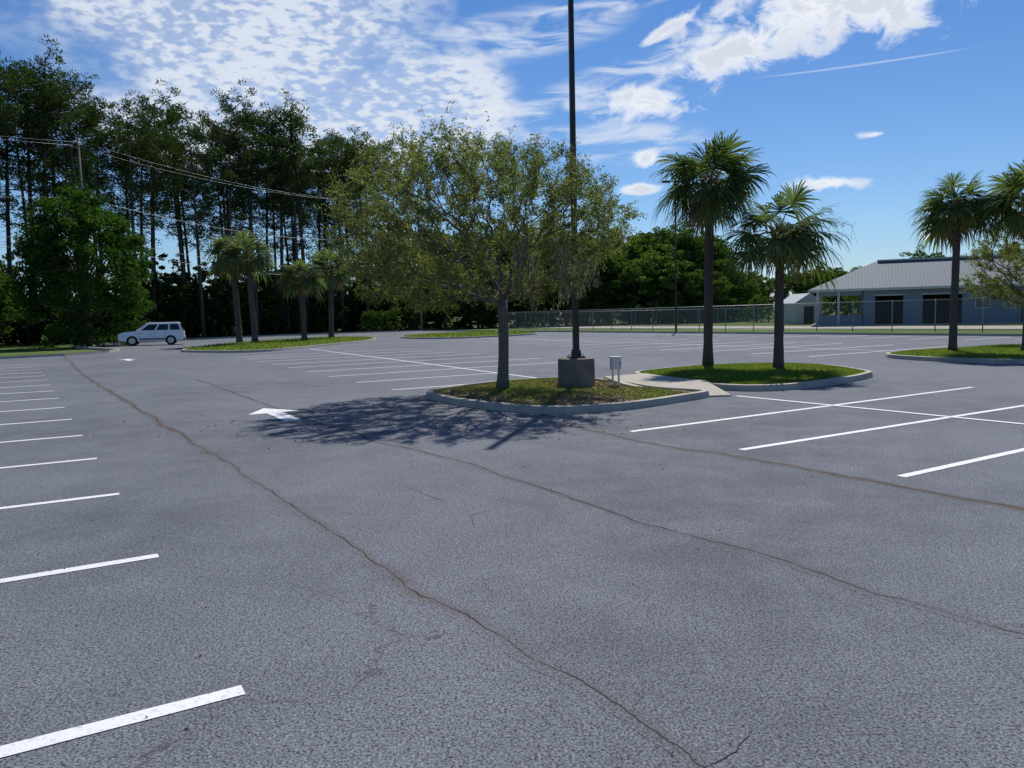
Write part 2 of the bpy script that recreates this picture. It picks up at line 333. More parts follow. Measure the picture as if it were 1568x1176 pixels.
def island(P,name,top,blades,bits=0,seed=1,bl=.055,pad=False):
    P=smooth_loop(P); 
    if area(P)<0: P=P[::-1]
    L0=P; L1=offset(P,.025); L2=offset(P,.15); L3=offset(P,.16); n=len(P)
    b=B(); V=np.concatenate([np.c_[L0,np.full(n,-.02)],np.c_[L1,np.full(n,.125)],np.c_[L2,np.full(n,.13)],np.c_[L3,np.full(n,.07)]])
    F=[[k*n+i,k*n+(i+1)%n,(k+1)*n+(i+1)%n,(k+1)*n+i] for k in range(3) for i in range(n)]; b.add(V,F,'kerb')
    c=L3.mean(0); rings=[L3,(L3*.85+c*.15),L3*.55+c*.45,L3*.2+c*.8]; zs=[.085,.12,.145,.15]
    V=np.concatenate([np.c_[r_,np.full(n,z)] for r_,z in zip(rings,zs)]); F=[[k*n+i,k*n+(i+1)%n,(k+1)*n+(i+1)%n,(k+1)*n+i] for k in range(3) for i in range(n)]+[[3*n+i for i in range(n)]]
    b.add(V,F,top,True); b.obj(name)
    r=np.random.default_rng(seed); lo,hi=L3.min(0),L3.max(0)
    def scat(N):
        q=r.uniform(lo,hi,(N,2)); k=inside(L3,q)
        if pad: k&=~inside(np.array(PADP),q)
        return q[k]
    def hz(q):
        v=q-c; a=np.arctan2(v[:,1],v[:,0]); la=np.arctan2(L3[:,1]-c[1],L3[:,0]-c[0]); rr=np.hypot(L3[:,0]-c[0],L3[:,1]-c[1]); o=np.argsort(la)
        R_=np.interp(a,la[o],rr[o],period=2*math.pi); k=np.clip(np.hypot(v[:,0],v[:,1])/R_,0,1); return np.interp(k,[0,.2,.55,.85,1],[.15,.15,.145,.12,.085])
    A_=(hi-lo).prod(); q=scat(int(A_*blades))
    den=(np.sin(q[:,0]*2.1+seed)+np.sin(q[:,1]*1.7+q[:,0]*.9))>r.uniform(-1.0,1.6,len(q)) if top=='litter' else np.ones(len(q),bool)
    q=q[den]; n_=len(q); a=r.uniform(0,6.28,n_); h=r.uniform(.5,1.4,n_)*bl; w=r.uniform(.006,.012,n_)*(1 if bl<.1 else 4); z=hz(q)
    dx=np.c_[np.cos(a),np.sin(a)]; ln=r.normal(size=(n_,2))*(.6*h)[:,None]
    V=np.stack([np.c_[q-dx*w[:,None],z-.005],np.c_[q+dx*w[:,None],z-.005],np.c_[q+ln,z+h]],1).reshape(-1,3)
    g=B(); g.add(V,np.arange(3*n_).reshape(n_,3),'blade'); g.obj(name.replace('island','grass'))
    if bits:
        q=scat(int(A_*bits)); z=hz(q)+.012; g=B(); A2=r.normal(size=(len(q),3)); A2[:,2]*=.2; g.leaves(np.c_[q,z],.07,.03,'drybit',r=r,A=A2); g.obj('fallen_leaves')
I1=[(-1.75,16.4),(-1.4,14.95),(-0.40,13.55),(0.70,12.75),(1.97,13.1),(3.15,14.1),(3.85,14.95),(3.1,15.9),(2.6,17.3),(1.5,18.9),(-0.2,18.4)]
I2=[(3.15,19.9),(3.6,17.6),(4.5,15.9),(5.7,15.75),(7.2,16.8),(8.3,17.9),(8.8,18.9),(8.7,21.4),(7.6,22.4),(6.0,22.4),(4.2,21.3)]
I3=[(12.3,25.1),(13.0,22.6),(15,20.9),(17.5,21.5),(20.5,24.5),(21,28),(19,29.6),(16.5,28.4),(13.6,27)]
I4=[(-19.8,46.5),(-17,42.8),(-13.6,42),(-12,48.5),(-10.6,58),(-12,66),(-17,69),(-20.5,58)]
I5=[(-9.4,70),(-8.5,63),(-4.6,59.4),(-.5,62.5),(2.4,68),(.5,76),(-5,78)]
island(I1,'tree_island','litter',1100,420,1,.045,True); island(I2,'palm_island','lawn',2600,20,2,.045,True); island(I3,'palm_island','lawn',900,15,3,.06)
island(I4,'palm_island','lawn',40,0,4,.12); island(I5,'tree_island','lawn',30,0,5,.12)
b=B(); n=len(PADP); b.add([(x,y,-.02) for x,y in PADP]+[(x,y,.165 if y>15.2 else .03) for x,y in PADP],[list(range(n))[::-1],[n+i for i in range(n)]]+[[i,(i+1)%n,n+(i+1)%n,n+i] for i in range(n)],'pad')
b.obj('concrete_ramp')
def kerb_run(pts,name):
    pts=np.asarray(pts,float); tg=np.gradient(pts,axis=0); tg/=np.linalg.norm(tg,axis=1)[:,None]; q=np.stack([-tg[:,1],tg[:,0]],1); n=len(pts); b=B()
    prof=[(-.08,-.05),(-.06,.12),(.08,.13),(.09,-.05)]
    V=np.concatenate([np.c_[pts+q*o,np.full(n,z)] for o,z in prof]); F=[[k*n+i,k*n+i+1,(k+1)*n+i+1,(k+1)*n+i] for k in range(3) for i in range(n-1)]; b.add(V,F,'kerb'); b.obj(name)
kerb_run(lot[0:2]+[tuple(np.array(lot[1])+d*35)]+lot[2:],'lot_kerb')
def patch(pts,z,m,name):
    b=B(); b.add([(x,y,z) for x,y in pts],[list(range(len(pts)))],m); b.obj(name)
a0=np.array([39.0,47.0]); patch([tuple(a0-d*40),tuple(a0-d*40+nn*9),tuple(a0+d*75+nn*9),tuple(a0+d*75)],-.03,'pad','service_road')
# ------------------------------------------------------------------ oak trees
def grow(att,start,step,infl,kill,r,iters=120,jit=.25):
    P=[np.array(p,float) for p in start]; par=[-1]+list(range(len(start)-1))
    nodes=np.array(P); D=np.full(len(att),1e9); I=np.zeros(len(att),int); alive=np.ones(len(att),bool)
    def upd(new,off):
        nonlocal D,I
        dd=np.linalg.norm(att[:,None,:]-new[None],axis=2); j=dd.argmin(1); v=dd[np.arange(len(att)),j]; c=v<D; D=np.where(c,v,D); I=np.where(c,j+off,I)
    upd(nodes,0)
    for it in range(iters):
        alive&=D>kill; act=alive&(D<infl)
        if not act.any(): break
        idx=np.unique(I[act]); new=[]
        vec=att-nodes[I]; vec/=np.linalg.norm(vec,axis=1)[:,None]+1e-9
        for i in idx:
            v=vec[act&(I==i)].mean(0)+r.normal(size=3)*jit; v/=np.linalg.norm(v)+1e-9; new.append(nodes[i]+v*step); par.append(int(i))
        new=np.array(new); off=len(nodes); nodes=np.concatenate([nodes,new]); upd(new,off)
        if len(nodes)>9000: break
    return nodes,np.array(par)
def oak(name,loc,rad,cz,zmin,trunk_h,natt,r,leaf_n,tr=.11,moss=0,ctr=(0,0),lsz=.06):
    b=B(); att=[]
    lobes=r.normal(size=(9,3)); lobes/=np.linalg.norm(lobes,axis=1)[:,None]; la=r.uniform(-.22,.20,9)
    while len(att)<natt:
        q=r.uniform(-1,1,3); l=np.linalg.norm(q)
        lim=1+(np.maximum(0,lobes@(q/l))**4*la).sum()
        if l>lim or l<.30: continue
        if r.random()>.35+.65*l: continue
        p=np.array([ctr[0]+q[0]*rad[0],ctr[1]+q[1]*rad[1],cz+q[2]*(rad[2] if q[2]>0 else cz-zmin)])
        att.append(p)
    att=np.array(att)
    st_=[(.05*math.sin(z*1.3),.03*math.cos(z*2),z) for z in np.linspace(0,trunk_h,8)]
    nodes,par=grow(att,st_,.16,2.6,.23,r)
    n=len(nodes); rr=np.zeros(n)
    for i in range(n-1,0,-1):
        if rr[i]==0: rr[i]=.0045**2.15
        rr[par[i]]+=rr[i]
    R_=rr**(1/2.15); R_*=tr/R_[7] if R_[7]>0 else 1; R_=np.maximum(R_,.003)
    R_=np.where(np.arange(n)>7,np.minimum(R_,tr*.62),R_)
    for _ in range(2):
        nn2=nodes.copy(); nn2[8:]=.6*nodes[8:]+.4*nodes[par[8:]]; nodes[8:]=.5*nodes[8:]+.5*nn2[8:]
    fl=np.array([1.5,1.15,1.03,1,1,1,1,1]); b.tube(nodes[:8],R_[:8]*fl,'bark',12)
    k=np.arange(8,n); Pp=nodes[par[k]]; Pn=nodes[k]; tdir=Pn-Pp; tdir/=np.linalg.norm(tdir,axis=1)[:,None]+1e-9
    ref=np.tile([.3,.9,.2],(len(k),1)); A=np.cross(tdir,ref); A/=np.linalg.norm(A,axis=1)[:,None]+1e-9; C=np.cross(tdir,A)
    sd_=5; th=np.arange(sd_)*2*math.pi/sd_; off=(np.cos(th)[None,:,None]*A[:,None]+np.sin(th)[None,:,None]*C[:,None])
    r1=np.minimum(R_[par[k]],R_[k]*1.35)[:,None,None]; r2=R_[k][:,None,None]
    V=np.concatenate([Pp[:,None]+off*r1,Pn[:,None]+off*r2],1).reshape(-1,3); base=(np.arange(len(k))*2*sd_)[:,None,None]
    q=np.array([[i,(i+1)%sd_,sd_+(i+1)%sd_,sd_+i] for i in range(sd_)])[None]; b.add(V,(base+q).reshape(-1,4),'bark',True)
    tip=np.where(R_<.012)[0]; tip=tip[tip>8]
    dens=.5+.5*(np.sin(nodes[tip]@np.array([1.9,1.3,2.3])+1)>-.6)
    tip2=tip[r.random(len(tip))<dens]
    per=max(4,leaf_n//max(1,len(tip2)))
    ntw=3
    o=np.repeat(nodes[tip2],ntw,0); dr=r.normal(size=(len(o),3)); out=o-np.array([ctr[0],ctr[1],cz-.5]); out/=np.linalg.norm(out,axis=1)[:,None]; dr=dr*.55+out*.6+np.array([0,0,.1]); dr/=np.linalg.norm(dr,axis=1)[:,None]
    ln=(r.uniform(.10,.36,len(o))+(r.random(len(o))<.07)*.32)[:,None]; e=o+dr*ln
    pn=np.cross(dr,r.normal(size=dr.shape)); pn/=np.linalg.norm(pn,axis=1)[:,None]; V=np.stack([o-pn*.0022,o+pn*.0022,e],1).reshape(-1,3); b.add(V,np.arange(len(V)).reshape(-1,3),'bark')
    pl=per//ntw+1; s_=r.uniform(.1,1.05,(len(o),pl,1)); C=o[:,None]+(e-o)[:,None]*s_+r.normal(size=(len(o),pl,3))*.034; b.leaves(C.reshape(-1,3),lsz,lsz*.42,'oakleaf',r=r)
    if moss:
        cand=nodes[tip]; cand=cand[(cand[:,2]<zmin+1.2)&(cand[:,0]>.3)&(cand[:,1]<.8)]; cand=cand[r.permutation(len(cand))[:moss]]
        for p in cand:
            m_=34; L_=r.uniform(.25,.75); o=p+r.normal(size=(m_,3))*np.array([.06,.06,.02]); z=r.uniform(0,1,m_)**1.3*L_; C=o-np.c_[0*z,0*z,z]
            b.leaves(C,.14,.022,'moss',r=r,A=np.c_[r.normal(size=(m_,2))*.25,-np.ones(m_)])
    return b.obj(name,loc=loc)
r1=np.random.default_rng(11)
oak('oak_tree',(-.2,15.8,.12),(3.5,3.0,1.95),3.35,1.75,1.85,2600,r1,105000,.105,46,ctr=(-.34,0))
oak('oak_tree',(20.0,29.3,.1),(2.9,2.6,2.2),2.9,1.2,1.3,900,np.random.default_rng(5),34000,.11,0,lsz=.085)
# ------------------------------------------------------------------ palms
def palm(name,loc,H,crown,R_,r,nf=34,lean=(0,0),stalk=False,tr=.15,dead=4,det=1.0,open_=False,lm='palmleaf',ww=1.0):
    b=B(); zz=np.linspace(0,H,14); x=lean[0]*(zz/H)**1.5; y=lean[1]*(zz/H)**1.5
    rad=np.interp(zz,[0,.35,.9,H*.90,H],[tr*1.35,tr*1.1,tr,tr*.95,tr*1.5])*r.uniform(.95,1.05,14)
    b.tube(np.c_[x,y,zz],rad,'palmbark',14)
    top=np.array([lean[0],lean[1],H])
    for i in range(int(56*det)):
        a=i*2.4; z=-.50+.85*i/(56*det); rr_=tr*(1.25+.3*math.sin(i)); p=top+np.array([math.cos(a)*rr_*.8,math.sin(a)*rr_*.8,z]); o=np.array([math.cos(a),math.sin(a),1.4]); o/=np.linalg.norm(o)
        b.tube([p,p+o*.12,p+o*.24],[.045,.035,.012],'boot',5)
    b.tube([top+np.array([0,0,z]) for z in (0,.15,.35,crown)],[tr*1.4,tr*1.2,tr*.9,.05],'boot',10)
    def frond(az,el,m,pl,fr,droop,stem='palmstem'):
        o=np.array([math.cos(az)*math.cos(el),math.sin(az)*math.cos(el),math.sin(el)])
        s0=top+np.array([0,0,r.uniform(.1,crown)]); 
        p1=s0+o*pl*.55+np.array([0,0,.03]); p2=s0+o*pl-np.array([0,0,droop*.10*pl]); b.tube([s0,p1,p2],[.018,.014,.010],stem,4)
        fd=p2-p1; fd/=np.linalg.norm(fd); side=np.cross(fd,[0,0,1.]); side/=np.linalg.norm(side)+1e-9; nrm=np.cross(side,fd)
        roll=r.normal()*.45; side,nrm=side*math.cos(roll)+nrm*math.sin(roll),nrm*math.cos(roll)-side*math.sin(roll)
        nl=int(28*det)+4; V=[];F=[]
        for j in range(nl):
            t_=-1+2*j/(nl-1); an=t_*math.radians(112); L_=fr*(1-.28*abs(t_)**2)*r.uniform(.82,1.12)
            q0=p2+fd*.22*(1-abs(t_))*fr
            dr=fd*math.cos(an)+side*math.sin(an)-nrm*.22*abs(t_)+nrm*r.normal()*.10; dr/=np.linalg.norm(dr)
            w=np.cross(dr,nrm); w/=np.linalg.norm(w)+1e-9; wd=.019*ww*fr/.6*(1/det)**.6
            g=np.array([0,0,-1.]); dp=droop*r.uniform(.6,1.5)
            k0=q0; k1=q0+dr*L_*.5+g*.04*L_*dp; k2=q0+dr*L_*.8+g*.16*L_*dp; k3=q0+dr*L_*.97+g*(.36*L_)*dp
            base=len(V); V+=[k0-w*wd*.3,k0+w*wd*.3,k1-w*wd,k1+w*wd,k2-w*wd*.6,k2+w*wd*.6,k3]
            F+=[[base,base+1,base+3,base+2],[base+2,base+3,base+5,base+4],[base+4,base+5,base+6]]
        b.add(V,F,m)
    for i in range(nf):
        u=(i+.5)/nf; el=math.asin(-.55+1.5*u) if not open_ else math.asin(-.55+1.45*u); az=i*2.39996+r.normal()*.25
        pl=R_*r.uniform(.42,.64)*(1-.12*u); fr=R_*r.uniform(.46,.64)
        frond(az,el,lm,pl,fr,1.3-.6*u)
    for i in range(dead):
        frond(r.uniform(0,6.28),r.uniform(-1.2,-.6),'palmdead',R_*.38,R_*.42,1.3,'boot')
    if stalk:
        for az,L_ in ((.15,1.9),(-.25,1.6),(.45,1.3),(2.8,.9)):
            o=np.array([math.cos(az),math.sin(az)*.4,0]); pts=[top+np.array([0,0,.35])+o*L_*t_+np.array([0,0,.75*t_*L_*.55-.62*t_**2*L_*.62]) for t_ in np.linspace(0,1,9)]
            b.tube(pts,np.linspace(.010,.004,9),'boot',4)
            for p in pts[4:]:
                for _ in range(5):
                    e=np.array(p)+r.normal(size=3)*.14+np.array([0,0,-.08]); b.tube([p,e],[.004,.002],'boot',3)
    return b.obj(name,loc=loc)
palm('palm_tree',(5.5,21.5,.14),4.7,.55,1.42,np.random.default_rng(1),42,(.06,0),False,.122,7)
palm('palm_tree',(6.85,19.7,.14),3.2,.5,1.5,np.random.default_rng(2),25,(.05,.1),True,.115,4,open_=True)
palm('palm_tree',(14.7,25.6,.1),4.5,.5,1.30,np.random.default_rng(3),36,(.05,0),False,.12,7)
palm('palm_tree',(16.3,24.3,.12),4.5,.5,1.5,np.random.default_rng(4),36,(0,0),False,.125,10)
for i,(x,y,H,rr_) in enumerate([(-19.8,56.2,6.1,1.9),(-18.0,54.2,5.9,1.9),(-15.7,58.6,4.5,1.7),(-14.9,64,5.6,1.9)]):
    palm('palm_tree',(x,y,.12),H,.6,rr_,np.random.default_rng(20+i),38,(r1.uniform(-.3,.3),0),False,.2,3,.5,lm='palmleafgrey',ww=1.2)
# ------------------------------------------------------------------ distant tree meshes
def pine_mesh(seed):
    r=np.random.default_rng(seed); b=B(); H=26; lean=r.normal(size=2)*.6
    zz=np.linspace(0,H,9); b.tube(np.c_[lean[0]*(zz/H)**2,lean[1]*(zz/H)**2,zz],np.interp(zz,[0,H*.6,H],[.25,.16,.03]),'pinebark',7)
    z0=H*r.uniform(.36,.52); nl=40; C=[]
    for i in range(nl):
        u=(i+r.random())/nl; z=z0+(H-z0)*u**.82; a=r.uniform(0,6.28); L_=(1.0+3.2*math.sin(math.pi*min(1,.24+u*.70))**.7)*r.uniform(.4,1.25)*(1 if u<.9 else .6)*(1 if u>.35 else .75)
        rise=r.uniform(-.15,.75); p0=np.array([lean[0]*(z/H)**2,lean[1]*(z/H)**2,z]); e=p0+np.array([math.cos(a)*L_,math.sin(a)*L_,L_*rise])
        b.tube([p0,(p0+e)/2+[0,0,-.15],e],[.06,.04,.015],'pinebark',4,False)
        for k in range(int((2+L_*1.5)*(1 if u>.3 else .55))):
            s_=r.uniform(.4,1.08); c=p0+(e-p0)*s_+r.normal(size=3)*[.38,.38,.35]; C.append((c,r.uniform(.6,1.25)))
    for c,s in C:
        n=int(42*s); q=r.normal(size=(n,3)); q/=np.linalg.norm(q,axis=1)[:,None]; q*=r.uniform(.15,1,(n,1))**.5*np.array([.68,.68,.46])*s
        b.leaves(c+q,.30,.115,'pineleaf',r=r,A=q+np.array([0,0,.2]))
    for i in range(10):
        z=r.uniform(5,z0); a=r.uniform(0,6.28); L_=r.uniform(.5,1.8); b.tube([(0,0,z),(math.cos(a)*L_,math.sin(a)*L_,z-.1)],[.03,.01],'pinebark',3,False)
    return b.mesh('pine_variant')
def broad_mesh(seed,mat,H=10,W=4.5,zlow=.12,nc=150,per=60,ls=.42,cone=0):
    r=np.random.default_rng(seed); b=B(); b.tube([(0,0,0),(.1,0,H*.4),(0,.1,H*.8)],[.22,.15,.05],'pinebark',7)
    lobes=r.normal(size=(10,3)); lobes/=np.linalg.norm(lobes,axis=1)[:,None]; la=r.uniform(-.4,.45,10)
    k=0
    while k<nc:
        q=r.normal(size=3); q/=np.linalg.norm(q); s_=r.uniform(.35,1)**.5*(1+(np.maximum(0,lobes@q)**3*la).sum())
        zc=H*(zlow+1)/2; hz=H*(1-zlow)/2; z=zc+q[2]*s_*hz; wz=1-cone*max(0,(z/H-.25)); p=np.array([q[0]*s_*W*wz,q[1]*s_*W*wz,z])
        cr=r.uniform(.45,1.1)*W*.18; u=r.normal(size=(per,3)); u/=np.linalg.norm(u,axis=1)[:,None]; u*=r.uniform(.1,1,(per,1))**.4*cr*np.array([1,1,.62])
        b.leaves(p+u,ls,ls*.5,mat,r=r); k+=1
        if k%5==0: b.tube([(0,0,max(.5,z*.55)),p*.6+np.array([0,0,z*.35]),p],[.07,.04,.015],'pinebark',3,False)
    return b.mesh('broadleaf_variant')
pines=[pine_mesh(100+i) for i in range(6)]
unders=[broad_mesh(200+i,'under',7,3.0,.0,110,50,.36) for i in range(3)]
broads=[broad_mesh(300+i,'broad',13,5.0,.08,190,70,.38) for i in range(3)]
r=np.random.default_rng(42)
pf=empty('pine_forest'); uf=empty('forest_understory')
line_pts=np.array([(-75,40),(-55,58),(-43.7,75),(-28,95),(-17,116)],float); seg=np.r_[0,np.cumsum(np.linalg.norm(np.diff(line_pts,axis=0),axis=1))]
for row in range(4):
    s_=r.uniform(0,4)
    while s_<seg[-1]:
        p=np.array([np.interp(s_,seg,line_pts[:,0]),np.interp(s_,seg,line_pts[:,1])])+np.array([-.787,.617])*(row*5.0+r.uniform(-2.2,2.2))
        k=r.uniform(.86,1.14); link(pines[r.integers(6)],'pine',pf,(p[0],p[1],-.1),r.uniform(0,6.28),(k*r.uniform(.9,1.15),k*r.uniform(.9,1.15),k)); s_+=r.uniform(2.8,7.0)
for row in range(4):
    s_=r.uniform(0,3)
    while s_<seg[-1]+15:
        q=min(s_,seg[-1]); p=np.array([np.interp(q,seg,line_pts[:,0]),np.interp(q,seg,line_pts[:,1])])+np.array([.5,.86])*(s_-q)+np.array([-.787,.617])*(row*6.0+2+r.uniform(-1.8,1.8))
        k=r.uniform(.45,1.35); link(unders[r.integers(3)],'understory',uf,(p[0],p[1],-.2),r.uniform(0,6.28),(k*1.1,k*1.1,k)); s_+=r.uniform(2.8,6.0)
dt=empty('distant_tree_line')
def row(p0,p1,n,h0,h1,jit=3,ms=broads,H=13.):
    for i in range(n):
        u=(i+r.uniform(.1,.9))/n; p=np.array(p0)+(np.array(p1)-np.array(p0))*u+r.normal(size=2)*jit*.4; k=r.uniform(h0,h1)/H
        link(ms[r.integers(len(ms))],'tree',dt,(p[0],p[1],-.2),r.uniform(0,6.28),(k*r.uniform(.9,1.2),k*r.uniform(.9,1.2),k))
row((-18,118),(16,122),12,13,17); row((-15,112),(20,118),12,7,11); row((16,124),(33,128),7,14,16.5); row((22,118),(34,120),5,8,13); row((18,130),(36,134),6,13,17)
row((34,125),(46,150),6,7,10); row((44,165),(75,160),11,9,12); row((60,130),(110,110),14,9,13); row((36,110),(60,105),7,3,5)
row((-20,100),(-12,108),4,3,5); row((70,95),(120,60),12,9,13)
link(broad_mesh(77,'cyp',13,5.3,.03,420,95,.30,.25),'cypress_tree',None,(-34.3,62.3,-.1),.3,1)
link(broad_mesh(78,'cyp',9,4.2,.03,260,80,.30,.2),'cypress_tree',None,(-44,62,-.1),1.3,1)
# ------------------------------------------------------------------ light poles
def light_pole(name,loc,H,base=True,rot=.1,heads=True):
    b=B(); z0=.62 if base else 0
    if base:
        b.tube([(0,0,-.1),(0,0,.56),(0,0,.60),(0,0,.615)],[.39,.385,.375,.34],'polebase',32,True,False)
    w=.125
    b.box((0,0,z0+.015),(.34,.34,.03),'darkpole',rot); b.box((0,0,z0+.10),(.2,.2,.14),'darkpole',rot,.8); b.box((0,0,z0+H/2),(w,w,H),'darkpole',rot,.75)
    for sx in (-1,1):
        for sy in (-1,1):
            x,y=sx*.13,sy*.13; b.tube([(x*math.cos(rot)-y*math.sin(rot),x*math.sin(rot)+y*math.cos(rot),z0+.02),(x*math.cos(rot)-y*math.sin(rot),x*math.sin(rot)+y*math.cos(rot),z0+.07)],.014,'galv',6)
    if heads:
        for s in (-1,1):
            c,s2=math.cos(rot)*s,math.sin(rot)*s; b.box((c*.3,s2*.3,z0+H-.12),(.5,.06,.06),'darkpole',rot); b.box((c*.78,s2*.78,z0+H-.12),(.55,.4,.14),'darkpole',rot)
    return b.obj(name,loc=loc)
light_pole('parking_lot_light_pole',(1.36,16.15,.13),8.2,heads=False)
light_pole('parking_lot_light_pole',(13.4,62.5,-.06),12.2,False); light_pole('parking_lot_light_pole',(36.8,110,-.06),9.6,False)
b=B(); cx,cy,rt=2.16,15.95,.15
for sx in (-.065,.065): b.box((cx+sx*math.cos(rt),cy+sx*math.sin(rt),.32),(.035,.035,.42),'greybox',rt)
b.box((cx,cy,.62),(.21,.13,.25),'greybox',rt); b.box((cx,cy-.0,.755),(.235,.165,.02),'greybox',rt); b.box((cx+.01,cy-.071,.61),(.17,.008,.2),'greybox',rt); b.box((cx+.08,cy-.08,.62),(.015,.012,.05),'darkpole',rt)
b.obj('electrical_pedestal_box')
# ------------------------------------------------------------------ utility poles and wires
up=[(-62,22),(-36.4,67),(-12,104)]; tops=[]
for x,y in up:
    b=B(); b.tube([(0,0,-.2),(0,0,8),(0,0,17.6)],[.16,.13,.10],'wood',10); b.box((0,0,16.8),(2.0,.09,.10),'wood',-.5)
    for q in (-.9,0,.9): b.tube([(q*.88,-q*.48,16.86),(q*.88,-q*.48,17.05)],.04,'galv',6)
    b.obj('utility_pole',loc=(x,y,0))
b=B()
for i in range(2):
    for q,z,sg in ((-.9,17.05,1.4),(.9,17.05,1.6),(0,12.6,1.8),(0,9.6,2.0),(0,8.9,2.2)):
        pts=[]
        for t_ in np.linspace(0,1,16): pts.append((up[i][0]*(1-t_)+up[i+1][0]*t_+q*.88,up[i][1]*(1-t_)+up[i+1][1]*t_-q*.48,z-sg*4*t_*(1-t_)))
        b.tube(pts,.008 if z>13 else .013,'galv',4)
b.obj('power_lines')
# ------------------------------------------------------------------ fence
t=MT('chain_link'); sp=t.N.new('ShaderNodeSeparateXYZ'); t.L.new(t.tc,sp.inputs[0])
hx=t.math('ADD',sp.outputs[0],sp.outputs[2]); hy=t.math('SUBTRACT',sp.outputs[0],sp.outputs[2])
fa=t.math('LESS_THAN',t.math('FRACT',t.math('MULTIPLY',hx,11.)),.10); fb=t.math('LESS_THAN',t.math('FRACT',t.math('MULTIPLY',hy,11.)),.10); f=t.math('MAXIMUM',fa,fb)
tr=t.N.new('ShaderNodeBsdfTransparent'); mx=t.N.new('ShaderNodeMixShader'); t.L.new(f,mx.inputs[0]); t.L.new(tr.outputs[0],mx.inputs[1]); t.L.new(t.pr((.26,.27,.28,1),.5,.3),mx.inputs[2]); M['link']=t.fin(mx.outputs[0])
def fence(name,p0,p1,h=2.1):
    p0=np.array(p0,float);p1=np.array(p1,float); L_=np.linalg.norm(p1-p0); b=B(); n=int(L_/3)
    for i in range(n+1): x=L_*i/n; b.tube([(x,0,-.1),(x,0,h+.06)],.035,'galv',6)
    b.tube([(0,0,h),(L_,0,h)],.026,'galv',6); b.tube([(0,0,.06),(L_,0,.06)],.012,'galv',4)
    b.add([(0,.04,.03),(L_,.04,.03),(L_,.04,h),(0,.04,h)],[[0,1,2,3]],'link')
    a=p1-p0; b.obj(name,loc=(p0[0],p0[1],0),rot=math.atan2(a[1],a[0]))
fence('chain_link_fence',(50.3,18.5),(32,47)); fence('chain_link_fence',(32,47),(-1.0,98.3))
fence('chain_link_fence',(-1,98.3),(40,108),2.0)
# ------------------------------------------------------------------ building
t=MT('metal_roof'); w=t.N.new('ShaderNodeTexWave'); w.bands_direction='X'; t.L.new(t.tc,w.inputs[0]); w.inputs['Scale'].default_value=1.05
c=t.mix(t.rng(w.outputs['Fac'],.80,.95),(.185,.215,.235,1),(.12,.14,.16,1)); c=t.mix(t.rng(t.noise(.4,3),.3,.7,0,.35),c,(.15,.175,.195,1)); M['roof']=t.fin(t.pr(c,.75,.0,.2))
M['wall']=simple('blue_grey_siding',(.15,.21,.275),.75,var=.12,scale=1)
M['trim']=simple('light_trim',(.42,.45,.47),.6,var=.08)
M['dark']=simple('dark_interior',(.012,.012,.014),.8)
M['glass']=simple('window_glass',(.03,.04,.05),.1,0,.6,var=.1)
M['white']=simple('white_siding',(.62,.62,.60),.6,var=.06)
def pavilion():
    b=B(); W=38; D=12; E=3.5; R_=6.3; o=.7; hr=6.0
    x0,x1,y0,y1=-o,W+o,-o,D+o; ym=(y0+y1)/2
    V=[(x0,y0,E),(x1,y0,E),(x1,y1,E),(x0,y1,E),(x0+hr,ym,R_),(x1-hr,ym,R_)]
    b.add(V,[[0,1,5,4],[1,2,5],[2,3,4,5],[3,0,4]],'roof')
    b.box(((x0+x1)/2,y0-.02,E-.1),(W+2*o,.04,.22),'trim'); b.box((x0-.02,D/2,E-.1),(.04,D+2*o,.22),'trim'); b.box((W/2,D/2,E-.03),(W+1.2,D+1.2,.03),'trim')
    b.box((W/2,ym,R_+.08),(W-2*hr+1,.7,.16),'trim')
    ops=[(5.2,7.6),(9.2,12.4),(17.0,19.2),(21.5,24.0),(27,30),(32.5,35.5)]
    x=4.2
    def wall(a,c,z0=0,z1=E-.2): 
        if c>a: b.box(((a+c)/2,.1,(z0+z1)/2),(c-a,.2,z1-z0),'wall')
    for a,c in ops:
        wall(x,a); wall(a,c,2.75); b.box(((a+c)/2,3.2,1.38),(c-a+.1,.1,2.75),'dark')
        for e in (a-.06,c+.06): b.box((e,-.02,1.4),(.12,.06,2.8),'wall')
        b.box(((a+c)/2,-.02,2.83),(c-a+.24,.06,.12),'trim'); x=c
    wall(x,W)
    for xx in (14,25.6): b.box((xx,-.02,1.9),(1.2,.05,1.0),'trim'); b.box((xx,-.05,1.9),(1.0,.03,.8),'glass')
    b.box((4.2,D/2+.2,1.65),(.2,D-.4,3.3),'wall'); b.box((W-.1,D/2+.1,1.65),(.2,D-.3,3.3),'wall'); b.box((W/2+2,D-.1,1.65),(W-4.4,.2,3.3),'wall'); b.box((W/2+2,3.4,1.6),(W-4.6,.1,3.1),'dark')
    for xx,yy in ((0.1,.1),(2.0,.1),(.1,D*.33),(.1,D*.66),(.1,D-.1)): b.box((xx,yy,E/2-.1),(.22,.22,E-.25),'trim')
    b.box((2.1,.1,.5),(3.9,.12,1.0),'wall'); b.box((.1,D/2,.5),(.12,D-.4,1.0),'wall'); b.box((2.1,.1,3.05),(3.9,.14,.4),'wall'); b.box((W/2,D/2,-.0),(W+1,D+1,.12),'pad')
    return b.obj('metal_roof_pavilion',loc=(29.9,75.5,0),rot=math.atan2(-.4,.916))
pavilion()
b=B(); 
